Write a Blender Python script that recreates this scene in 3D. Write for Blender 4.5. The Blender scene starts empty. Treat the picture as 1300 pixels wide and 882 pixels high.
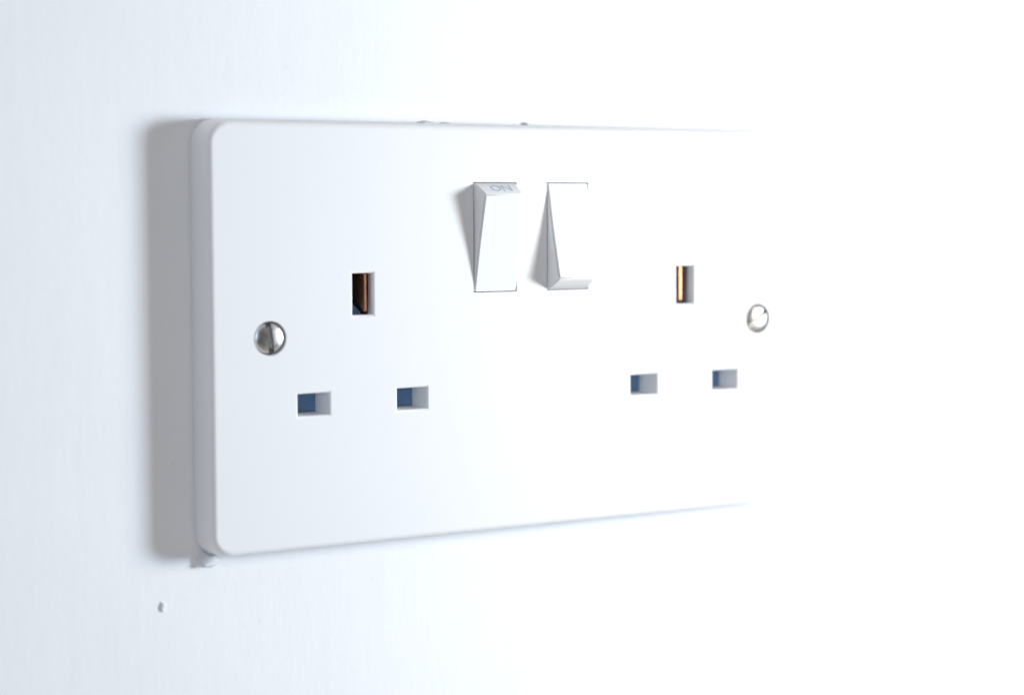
import bpy, bmesh, math, random
from mathutils import Vector, Matrix, noise

random.seed(4)
MM = 0.001
scene = bpy.context.scene

# ------------------------------------------------------------------ camera
def cam_basis(yaw, pit, rol):
    fw = Vector((math.sin(yaw)*math.cos(pit), math.cos(yaw)*math.cos(pit), math.sin(pit)))
    r = Vector((math.cos(yaw), -math.sin(yaw), 0)); u = r.cross(fw)
    r2 = r*math.cos(rol) + u*math.sin(rol); u2 = -r*math.sin(rol) + u*math.cos(rol)
    return r2, u2, fw
cam_d = bpy.data.cameras.new('camera')
cam = bpy.data.objects.new('camera', cam_d); scene.collection.objects.link(cam)
R_, U_, F_ = cam_basis(0.5270, -0.0550, -0.0040)
m = Matrix((R_, U_, -F_)).transposed().to_4x4()
m.translation = Vector((-206.355, -346.032, 25.564))*MM
cam.matrix_world = m
cam_d.sensor_width = 36.0; cam_d.sensor_fit = 'HORIZONTAL'
cam_d.lens = 2397.32/1300*36
cam_d.shift_y = -45/1300
cam_d.clip_start = 0.01; cam_d.clip_end = 50
cam_d.dof.use_dof = True
cam_d.dof.focus_distance = (Vector((-22, 0, 5))*MM - m.translation).dot(F_)
cam_d.dof.aperture_fstop = 7.0
scene.camera = cam

# ------------------------------------------------------------------ light
world = bpy.data.worlds.new('World'); scene.world = world; world.use_nodes = True
wt = world.node_tree; bg = wt.nodes['Background']
# a plain light room: pale ceiling and floor, dimmer towards the walls
g = wt.nodes.new('ShaderNodeTexCoord'); sp = wt.nodes.new('ShaderNodeSeparateXYZ'); ab = wt.nodes.new('ShaderNodeMath'); ab.operation = 'ABSOLUTE'
mr = wt.nodes.new('ShaderNodeMapRange'); mr.interpolation_type = 'SMOOTHSTEP'
mr.inputs['From Min'].default_value = 0.15; mr.inputs['From Max'].default_value = 0.95
mr.inputs['To Min'].default_value = 0.08; mr.inputs['To Max'].default_value = 0.84
wt.links.new(g.outputs['Generated'], sp.inputs[0]); wt.links.new(sp.outputs['Z'], ab.inputs[0])
wt.links.new(ab.outputs[0], mr.inputs['Value']); wt.links.new(mr.outputs[0], bg.inputs['Strength'])
bg.inputs['Color'].default_value = (0.80, 0.76, 0.715, 1)

def area(name, loc, target, size, power, col):
    d = bpy.data.lights.new(name, 'AREA'); d.shape = 'RECTANGLE'
    d.size, d.size_y = size; d.energy = power; d.color = col
    o = bpy.data.objects.new(name, d); scene.collection.objects.link(o)
    o.location = loc
    o.rotation_euler = (Vector(target) - Vector(loc)).to_track_quat('-Z', 'Y').to_euler()
    return o
# daylight from a window a couple of metres to the right, plus an added warm light nearer in, to neutralise its blue
area('window_light', (0.575, -0.40, 0.022), (0, 0, 0), (0.115, 0.15), 4.1, (0.43, 0.66, 0.96))
area('warm_balance_light', (0.282, -0.207, 0.020), (0, 0, 0), (0.10, 0.10), 1.20, (1.0, 0.90, 0.72))
# added bluish fill, left and behind the camera, lifting side faces and slot walls
area('left_fill_light', (-1.16, -1.38, 0.25), (0, 0, 0), (0.8, 0.8), 5.9, (0.64, 0.77, 1.0))

scene.view_settings.view_transform = 'Standard'
scene.view_settings.look = 'None'
scene.view_settings.exposure = 0.13
scene.view_settings.gamma = 1.0
scene.view_settings.use_curve_mapping = False
scene.cycles.max_bounces = 10; scene.cycles.diffuse_bounces = 6

# ------------------------------------------------------------------ materials
def nodes_of(name):
    mat = bpy.data.materials.new(name); mat.use_nodes = True
    nt = mat.node_tree; return mat, nt, nt.nodes['Principled BSDF']
def N(nt, t, **kw):
    n = nt.nodes.new(t)
    for k, v in kw.items():
        if k in n.inputs: n.inputs[k].default_value = v
        else: setattr(n, k, v)
    return n
def wall_material():
    mat, nt, p = nodes_of('painted_wall'); L = nt.links.new
    tc = N(nt, 'ShaderNodeTexCoord')
    mp = N(nt, 'ShaderNodeMapping'); mp.inputs['Scale'].default_value = (1, 1, 0.16); L(tc.outputs['Object'], mp.inputs['Vector'])
    streak = N(nt, 'ShaderNodeTexNoise', Scale=230.0, Detail=5.0, Roughness=0.6); L(mp.outputs[0], streak.inputs['Vector'])
    fine = N(nt, 'ShaderNodeTexNoise', Scale=620.0, Detail=3.0, Roughness=0.55); L(tc.outputs['Object'], fine.inputs['Vector'])
    broad = N(nt, 'ShaderNodeTexNoise', Scale=28.0, Detail=3.0); L(tc.outputs['Object'], broad.inputs['Vector'])
    ramp = N(nt, 'ShaderNodeValToRGB')
    ramp.color_ramp.elements[0].position = 0.3; ramp.color_ramp.elements[0].color = (0.832, 0.834, 0.838, 1)
    ramp.color_ramp.elements[1].position = 0.7; ramp.color_ramp.elements[1].color = (0.856, 0.856, 0.854, 1)
    L(broad.outputs['Fac'], ramp.inputs['Fac'])
    # tiny dark specks caught in the paint
    vor = N(nt, 'ShaderNodeTexVoronoi', Scale=95.0); L(tc.outputs['Object'], vor.inputs['Vector'])
    sp = N(nt, 'ShaderNodeMapRange'); sp.inputs['From Min'].default_value = 0.035; sp.inputs['From Max'].default_value = 0.06
    L(vor.outputs['Distance'], sp.inputs['Value'])
    mix = N(nt, 'ShaderNodeMix', data_type='RGBA'); mix.inputs[6].default_value = (0.80, 0.797, 0.79, 1)
    L(sp.outputs[0], mix.inputs[0]); L(ramp.outputs[0], mix.inputs[7]); L(mix.outputs[2], p.inputs['Base Color'])
    p.inputs['Roughness'].default_value = 0.62; p.inputs['Specular IOR Level'].default_value = 0.25
    a = N(nt, 'ShaderNodeMath', operation='MULTIPLY_ADD'); a.inputs[1].default_value = 0.55
    L(fine.outputs['Fac'], a.inputs[0]); L(streak.outputs['Fac'], a.inputs[2])
    b = N(nt, 'ShaderNodeBump', Strength=0.55, Distance=0.00012); L(a.outputs[0], b.inputs['Height']); L(b.outputs[0], p.inputs['Normal'])
    return mat
def plastic(name, col, rough=0.46, bump=0.04, vary=0.008):
    mat, nt, p = nodes_of(name); L = nt.links.new
    tc = N(nt, 'ShaderNodeTexCoord')
    n1 = N(nt, 'ShaderNodeTexNoise', Scale=55.0, Detail=4.0); L(tc.outputs['Object'], n1.inputs['Vector'])
    rp = N(nt, 'ShaderNodeValToRGB')
    rp.color_ramp.elements[0].color = tuple(max(0, c - vary) for c in col) + (1,)
    rp.color_ramp.elements[1].color = tuple(min(1, c + vary) for c in col) + (1,)
    L(n1.outputs['Fac'], rp.inputs['Fac']); L(rp.outputs[0], p.inputs['Base Color'])
    r2 = N(nt, 'ShaderNodeMapRange'); r2.inputs['To Min'].default_value = rough - 0.02; r2.inputs['To Max'].default_value = rough + 0.03
    n2 = N(nt, 'ShaderNodeTexNoise', Scale=180.0, Detail=5.0); L(tc.outputs['Object'], n2.inputs['Vector'])
    L(n2.outputs['Fac'], r2.inputs['Value']); L(r2.outputs[0], p.inputs['Roughness'])
    n3 = N(nt, 'ShaderNodeTexNoise', Scale=1400.0, Detail=2.0); L(tc.outputs['Object'], n3.inputs['Vector'])
    b = N(nt, 'ShaderNodeBump', Strength=bump, Distance=0.00004); L(n3.outputs['Fac'], b.inputs['Height']); L(b.outputs[0], p.inputs['Normal'])
    p.inputs['Specular IOR Level'].default_value = 0.35
    return mat
def metal(name, col, rough, aniso_scale):
    mat, nt, p = nodes_of(name); L = nt.links.new
    tc = N(nt, 'ShaderNodeTexCoord')
    mp = N(nt, 'ShaderNodeMapping'); mp.inputs['Scale'].default_value = aniso_scale; L(tc.outputs['Object'], mp.inputs['Vector'])
    n = N(nt, 'ShaderNodeTexNoise', Scale=900.0, Detail=4.0); L(mp.outputs[0], n.inputs['Vector'])
    r = N(nt, 'ShaderNodeMapRange'); r.inputs['To Min'].default_value = rough*0.6; r.inputs['To Max'].default_value = rough*1.5
    L(n.outputs['Fac'], r.inputs['Value']); L(r.outputs[0], p.inputs['Roughness'])
    rp = N(nt, 'ShaderNodeValToRGB')
    rp.color_ramp.elements[0].color = tuple(c*0.82 for c in col) + (1,); rp.color_ramp.elements[1].color = col + (1,)
    L(n.outputs['Fac'], rp.inputs['Fac']); L(rp.outputs[0], p.inputs['Base Color'])
    b = N(nt, 'ShaderNodeBump', Strength=0.25, Distance=0.00005); L(n.outputs['Fac'], b.inputs['Height']); L(b.outputs[0], p.inputs['Normal'])
    p.inputs['Metallic'].default_value = 1.0
    return mat
M_WALL = wall_material()
M_PLATE = plastic('white_moulded_plastic', (0.80, 0.80, 0.805))
M_ROCK = plastic('white_rocker_plastic', (0.80, 0.80, 0.80), 0.42)
M_SHUT = plastic('slate_blue_shutter_plastic', (0.15, 0.27, 0.45), 0.40, 0.1, 0.02)
M_PRINT = plastic('grey_blue_print', (0.36, 0.45, 0.54), 0.5, 0.0, 0.01)
M_SCREW = metal('nickel_plated_screw', (0.68, 0.67, 0.655), 0.29, (1, 1, 1))
M_BRASS = metal('copper_brass_contact', (0.80, 0.41, 0.25), 0.36, (1, 6, 1))
M_DARK = plastic('dark_brown_slot_shade', (0.035, 0.028, 0.026), 0.5, 0.1, 0.006)  # near-black brown that paints in the shade of the earth slots
M_FLECK = plastic('dried_white_paint', (0.72, 0.72, 0.73), 0.6, 0.4, 0.03)

# ------------------------------------------------------------------ helpers
def obj(name, bm, mat, parent=None, sharp=30):
    bmesh.ops.recalc_face_normals(bm, faces=bm.faces[:])
    me = bpy.data.meshes.new(name); bm.to_mesh(me); bm.free()
    for p in me.polygons: p.use_smooth = True
    me.set_sharp_from_angle(angle=math.radians(sharp))
    me.materials.append(mat)
    o = bpy.data.objects.new(name, me); scene.collection.objects.link(o)
    if parent: o.parent = parent
    return o
def rings(bm, loops, cap0=True, cap1=True):
    vs = [[bm.verts.new(Vector(p)*MM) for p in lp] for lp in loops]
    n = len(vs[0])
    for a, b in zip(vs, vs[1:]):
        for i in range(n): bm.faces.new((a[i], a[(i+1) % n], b[(i+1) % n], b[i]))
    if cap0: bm.faces.new(vs[0][::-1])
    if cap1: bm.faces.new(vs[-1])
def rrect(hw, hh, r, y, cx=0, cz=0, seg=10):
    out = []
    for k, (sx, sz) in enumerate(((1, 1), (-1, 1), (-1, -1), (1, -1))):
        for i in range(seg + 1):
            a = math.pi/2*(k + i/seg)
            out.append((cx + sx*(hw - r) + r*math.cos(a), y, cz + sz*(hh - r) + r*math.sin(a)))
    return out
def rect(hw, hh, y, cx=0, cz=0):
    return [(cx+hw, y, cz+hh), (cx-hw, y, cz+hh), (cx-hw, y, cz-hh), (cx+hw, y, cz-hh)]
def circ(r, y, cx=0, cz=0, n=48):
    return [(cx + r*math.cos(2*math.pi*i/n), y, cz + r*math.sin(2*math.pi*i/n)) for i in range(n)]
def cut(target, cutters):
    """exact boolean difference, evaluated straight into the target's mesh"""
    tmp = []
    for bm in cutters:
        bmesh.ops.recalc_face_normals(bm, faces=bm.faces[:])
        me = bpy.data.meshes.new('tmp'); bm.to_mesh(me); bm.free()
        c = bpy.data.objects.new('tmp', me); scene.collection.objects.link(c); tmp.append(c)
        md = target.modifiers.new('b', 'BOOLEAN'); md.operation = 'DIFFERENCE'; md.solver = 'EXACT'; md.object = c
    dg = bpy.context.evaluated_depsgraph_get(); dg.update()
    me = bpy.data.meshes.new_from_object(target.evaluated_get(dg))
    target.modifiers.clear(); old = target.data; target.data = me; me.name = old.name
    bpy.data.meshes.remove(old)
    for c in tmp:
        d = c.data; bpy.data.objects.remove(c); bpy.data.meshes.remove(d)
    for p in me.polygons: p.use_smooth = True
    me.set_sharp_from_angle(angle=math.radians(30))
    w = target.modifiers.new('weighted_normals', 'WEIGHTED_NORMAL'); w.keep_sharp = True; w.weight = 100

# ------------------------------------------------------------------ setting
WALL_Y = 7.5
bm = bmesh.new()
rings(bm, [rect(1500, 1200, WALL_Y), rect(1500, 1200, WALL_Y + 100)])
wall = obj('wall', bm, M_WALL); wall['kind'] = 'structure'
wall['label'] = 'white painted plaster wall'

# ------------------------------------------------------------------ double socket
sock = bpy.data.objects.new('double_socket', None); scene.collection.objects.link(sock)
sock['label'] = 'white plastic double plug socket with two rocker switches on the wall'
sock['category'] = 'socket'

SX, EZ, LZ = 39.93, 8.23, -13.61           # outlet centres, earth and live/neutral heights
prof = [(73.2, 42.85, 4.5, WALL_Y - 0.02), (73.2, 42.85, 4.5, WALL_Y - 0.3), (73.75, 43.4, 5.0, WALL_Y - 0.38), (73.7, 43.35, 5.0, 6.4), (73.2, 42.95, 4.6, 2.6)]
for i in range(7):                          # rounded front edge
    a = math.pi/2*i/6
    prof.append((71.75 + 1.15*math.cos(a), 41.55 + 1.15*math.cos(a), 3.2 + 1.15*math.cos(a), 1.15 - 1.15*math.sin(a)))
bm = bmesh.new(); rings(bm, [rrect(hw, hh, r, y) for hw, hh, r, y in prof])
plate = obj('face_plate', bm, M_PLATE, sock)

cut1 = []
def flared(hw, hh, cx, cz, depth, fl=0.5):
    b = bmesh.new()
    lp = [rect(hw + fl + 0.5, hh + fl + 0.5, -0.5, cx, cz)]
    for i in range(5):
        a = math.pi/2*i/4
        e = fl*(1 - math.sin(a)); lp.append(rect(hw + e, hh + e, fl*(1 - math.cos(a)) , cx, cz))
    lp[0] = rect(hw + fl + 0.02, hh + fl + 0.02, -0.5, cx, cz)
    lp.append(rect(hw, hh, depth, cx, cz)); rings(b, lp); return b
for s in (-1, 1):
    for k in (-1, 1):
        cut1.append(flared(3.45, 2.21, s*SX + k*11.1, LZ, 7.4))
    cut1.append(flared(2.33, 4.23, s*SX, EZ, 2.55, 0.45))
    b = bmesh.new(); rings(b, [rect(4.2, 6.2, 2.5, s*SX, EZ), rect(4.2, 6.2, 7.44, s*SX, EZ)]); cut1.append(b)
    b = bmesh.new(); rings(b, [circ(3.75, -0.5, s*60.3), circ(3.42, 0.1, s*60.3), circ(3.36, 0.4, s*60.3), circ(3.3, 3.4, s*60.3)]); cut1.append(b)
RX, RZ, RW, RH = 9.0, 19.42, 5.15, 11.42
for s in (-1, 1):
    b = bmesh.new(); rings(b, [rect(RW + 0.13, RH + 0.13, -0.5, s*RX, RZ), rect(RW + 0.13, RH + 0.13, 6.0, s*RX, RZ)]); cut1.append(b)
cut(plate, cut1)

# shutters behind the live and neutral slots
for s in (-1, 1):
    for k in (-1, 1):
        b = bmesh.new(); cx = s*SX + k*11.1
        rings(b, [rect(3.2, 2.0, 6.95, cx, LZ), rect(3.41, 2.17, 7.12, cx, LZ), rect(3.41, 2.17, 7.38, cx, LZ)])
        obj('shutter', b, M_SHUT, sock)

# earth contacts: a folded copper-brass strip inside each earth slot
for s in (-1, 1):
    cx = s*SX
    b = bmesh.new()
    yf, xa, xb = (1.1, 0.80, 1.40) if s < 0 else (2.0, -0.25, 0.60)
    side = [(yf, EZ + 4.15), (yf, EZ - 3.5), (yf + 0.25, EZ - 3.75), (yf + 0.7, EZ - 3.5), (6.6, EZ - 0.6), (6.6, EZ + 5.6), (2.7, EZ + 5.6), (2.7, EZ + 4.15)]
    def leaf(x0, x1):
        va = [b.verts.new(Vector((x0, y, z))*MM) for y, z in side]
        vb = [b.verts.new(Vector((x1, y, z))*MM) for y, z in side]
        n = len(side); b.faces.new(va); b.faces.new(vb[::-1])
        for i in range(n): b.faces.new((va[i], vb[i], vb[(i+1) % n], va[(i+1) % n]))
    leaf(cx + xa, cx + xb)
    bmesh.ops.bevel(b, geom=b.edges[:], offset=0.2*MM, segments=3, affect='EDGES', clamp_overlap=True)
    obj('earth_contact', b, M_BRASS, sock)
    b = bmesh.new()                         # added dark filler, standing in for the shade inside the earth slot
    rings(b, [rect(4.1, 6.1, 6.75, cx, EZ), rect(4.1, 6.1, 7.40, cx, EZ)])
    rings(b, [rect(0.5, 6.05, 2.6, cx - 3.6, EZ), rect(0.5, 6.05, 6.7, cx - 3.6, EZ)])
    obj('dark_slot_filler', b, M_DARK, sock)
    b = bmesh.new()                         # sloping earth shutter cam below it
    rings(b, [[(cx - 3.0, y, EZ + 0.6), (cx - 3.0, y, EZ - 6.0), (cx + 1.5, y, EZ - 6.0), (cx + 1.5, y, EZ - 3.9)] for y in (4.6, 6.7)])
    obj('earth_shutter', b, M_SHUT, sock)

# fixing screws
def screw(cx, tilt):
    b = bmesh.new()
    lp = [circ(2.2, 3.2), circ(2.2, 1.6), circ(3.0, 0.9), circ(3.1, 0.62)]
    for i in range(1, 10):
        a = math.pi/2*i/10
        lp.append(circ(3.1*math.cos(a), 0.62 - 0.72*math.sin(a)))
    rings(b, lp)
    o = obj('screw', b, M_SCREW, sock)
    c = bmesh.new(); rings(c, [rect(0.60, 5, -2), rect(0.55, 5, 1.7)])
    cut(o, [c])
    o.data.transform(Matrix.Rotation(tilt, 4, 'Y'))
    o.location = (cx*MM, 0, 0)
    return o
screw(-60.3, math.radians(-7)); screw(60.3, math.radians(55))

# rocker switches: wedge with a proud end, drafted sides
PR, TZ = 4.1, 2.45
def rocker(s, up):
    b = bmesh.new()
    x0, x1 = -RW, RW
    f = 1 if up else -1
    #   (y, z, side inset)
    pr = [(5.0, RH, 0), (0.0, RH, 0), (-PR, RH - TZ, 0.5), (-PR*0.42, -RH*0.18, 0.22), (-0.06, -RH + 0.05, 0.0), (5.0, -RH, 0)]
    va = [b.verts.new(Vector((x0 + i, y, f*z))*MM) for y, z, i in pr]
    vb = [b.verts.new(Vector((x1 - i, y, f*z))*MM) for y, z, i in pr]
    n = len(pr)
    b.faces.new(va); b.faces.new(vb[::-1])
    for i in range(n): b.faces.new((va[i], vb[i], vb[(i+1) % n], va[(i+1) % n]))
    bmesh.ops.recalc_face_normals(b, faces=b.faces[:])
    bmesh.ops.triangulate(b, faces=[q for q in b.faces if len(q.verts) > 4])
    es = [e for e in b.edges if len(e.link_faces) == 2 and e.calc_face_angle() > math.radians(25) and min(v.co.y for v in e.verts) < -0.1*MM]
    bmesh.ops.bevel(b, geom=es, offset=0.34*MM, segments=3, affect='EDGES', clamp_overlap=True)
    o = obj('rocker_switch', b, M_ROCK, sock, 40)
    o.location = (s*RX*MM, 0, RZ*MM)
    return o
ra = rocker(-1, True); ra['label'] = 'rocker switch pressed on, ON lettering showing on its proud top'
rb = rocker(1, False); rb['label'] = 'rocker switch turned off, proud at its bottom end'
# printed ON on the sloping top of the first rocker
cu = bpy.data.curves.new('lettering', 'FONT'); cu.body = 'ON'; cu.size = 3.3*MM; cu.align_x = 'CENTER'; cu.align_y = 'CENTER'
cu.extrude = 0.02*MM; cu.offset = -0.03*MM
t = bpy.data.objects.new('tmp', cu); scene.collection.objects.link(t)
dg = bpy.context.evaluated_depsgraph_get(); dg.update()
me = bpy.data.meshes.new_from_object(t.evaluated_get(dg)); bpy.data.objects.remove(t)
me.name = 'lettering'; me.materials.clear(); me.materials.append(M_PRINT)
on = bpy.data.objects.new('lettering', me); scene.collection.objects.link(on)
on.parent = ra
slope = Vector((0, PR, TZ)).normalized()          # from the tip back up to the plate
nrm = Vector((1, 0, 0)).cross(slope)
mt = Matrix((Vector((1, 0, 0)), slope, nrm)).transposed().to_4x4()
mt.translation = (Vector((0.35, -PR*0.50, RH - TZ*0.50)) + nrm*0.03)*MM
on.matrix_local = mt

# ------------------------------------------------------------------ specks of dried paint on the wall
def fleck(x, z, sx, sy, sz, seed, label, y=WALL_Y, rot=0.0):
    b = bmesh.new(); bmesh.ops.create_icosphere(b, subdivisions=3, radius=1)
    for v in b.verts:
        q = v.co + Vector((seed*7.3, seed, 0))
        k = 1 + 0.38*noise.noise(q*1.5) + 0.22*noise.noise(q*3.7)
        c = v.co*k
        v.co = Vector((c.x*sx, c.y*sy, c.z*sz))*MM
    o = obj('paint_fleck', b, M_FLECK, None, 60)
    o.location = Vector((x, y, z))*MM; o.rotation_euler[1] = rot
    o['label'] = label; o['category'] = 'paint'; o['group'] = 'dried paint flecks on the wall'
    return o
fleck(-71.4, -44.0, 2.4, 1.8, 1.8, 1, 'lump of dried paint under the lower corner of the socket')
fleck(-80.7, -52.6, 0.45, 0.5, 1.0, 2, 'small lone fleck of paint on the wall below the socket')
fleck(-21.0, 43.5, 2.2, 0.9, 0.38, 3, 'longest paint fleck along the top edge of the socket')
fleck(-16.4, 43.42, 1.0, 0.7, 0.3, 5, 'short paint fleck right beside the longest one on the top edge')
fleck(3.0, 43.5, 0.6, 0.8, 0.55, 4, 'paint speck on the top edge above the gap between the switches', rot=0.6)
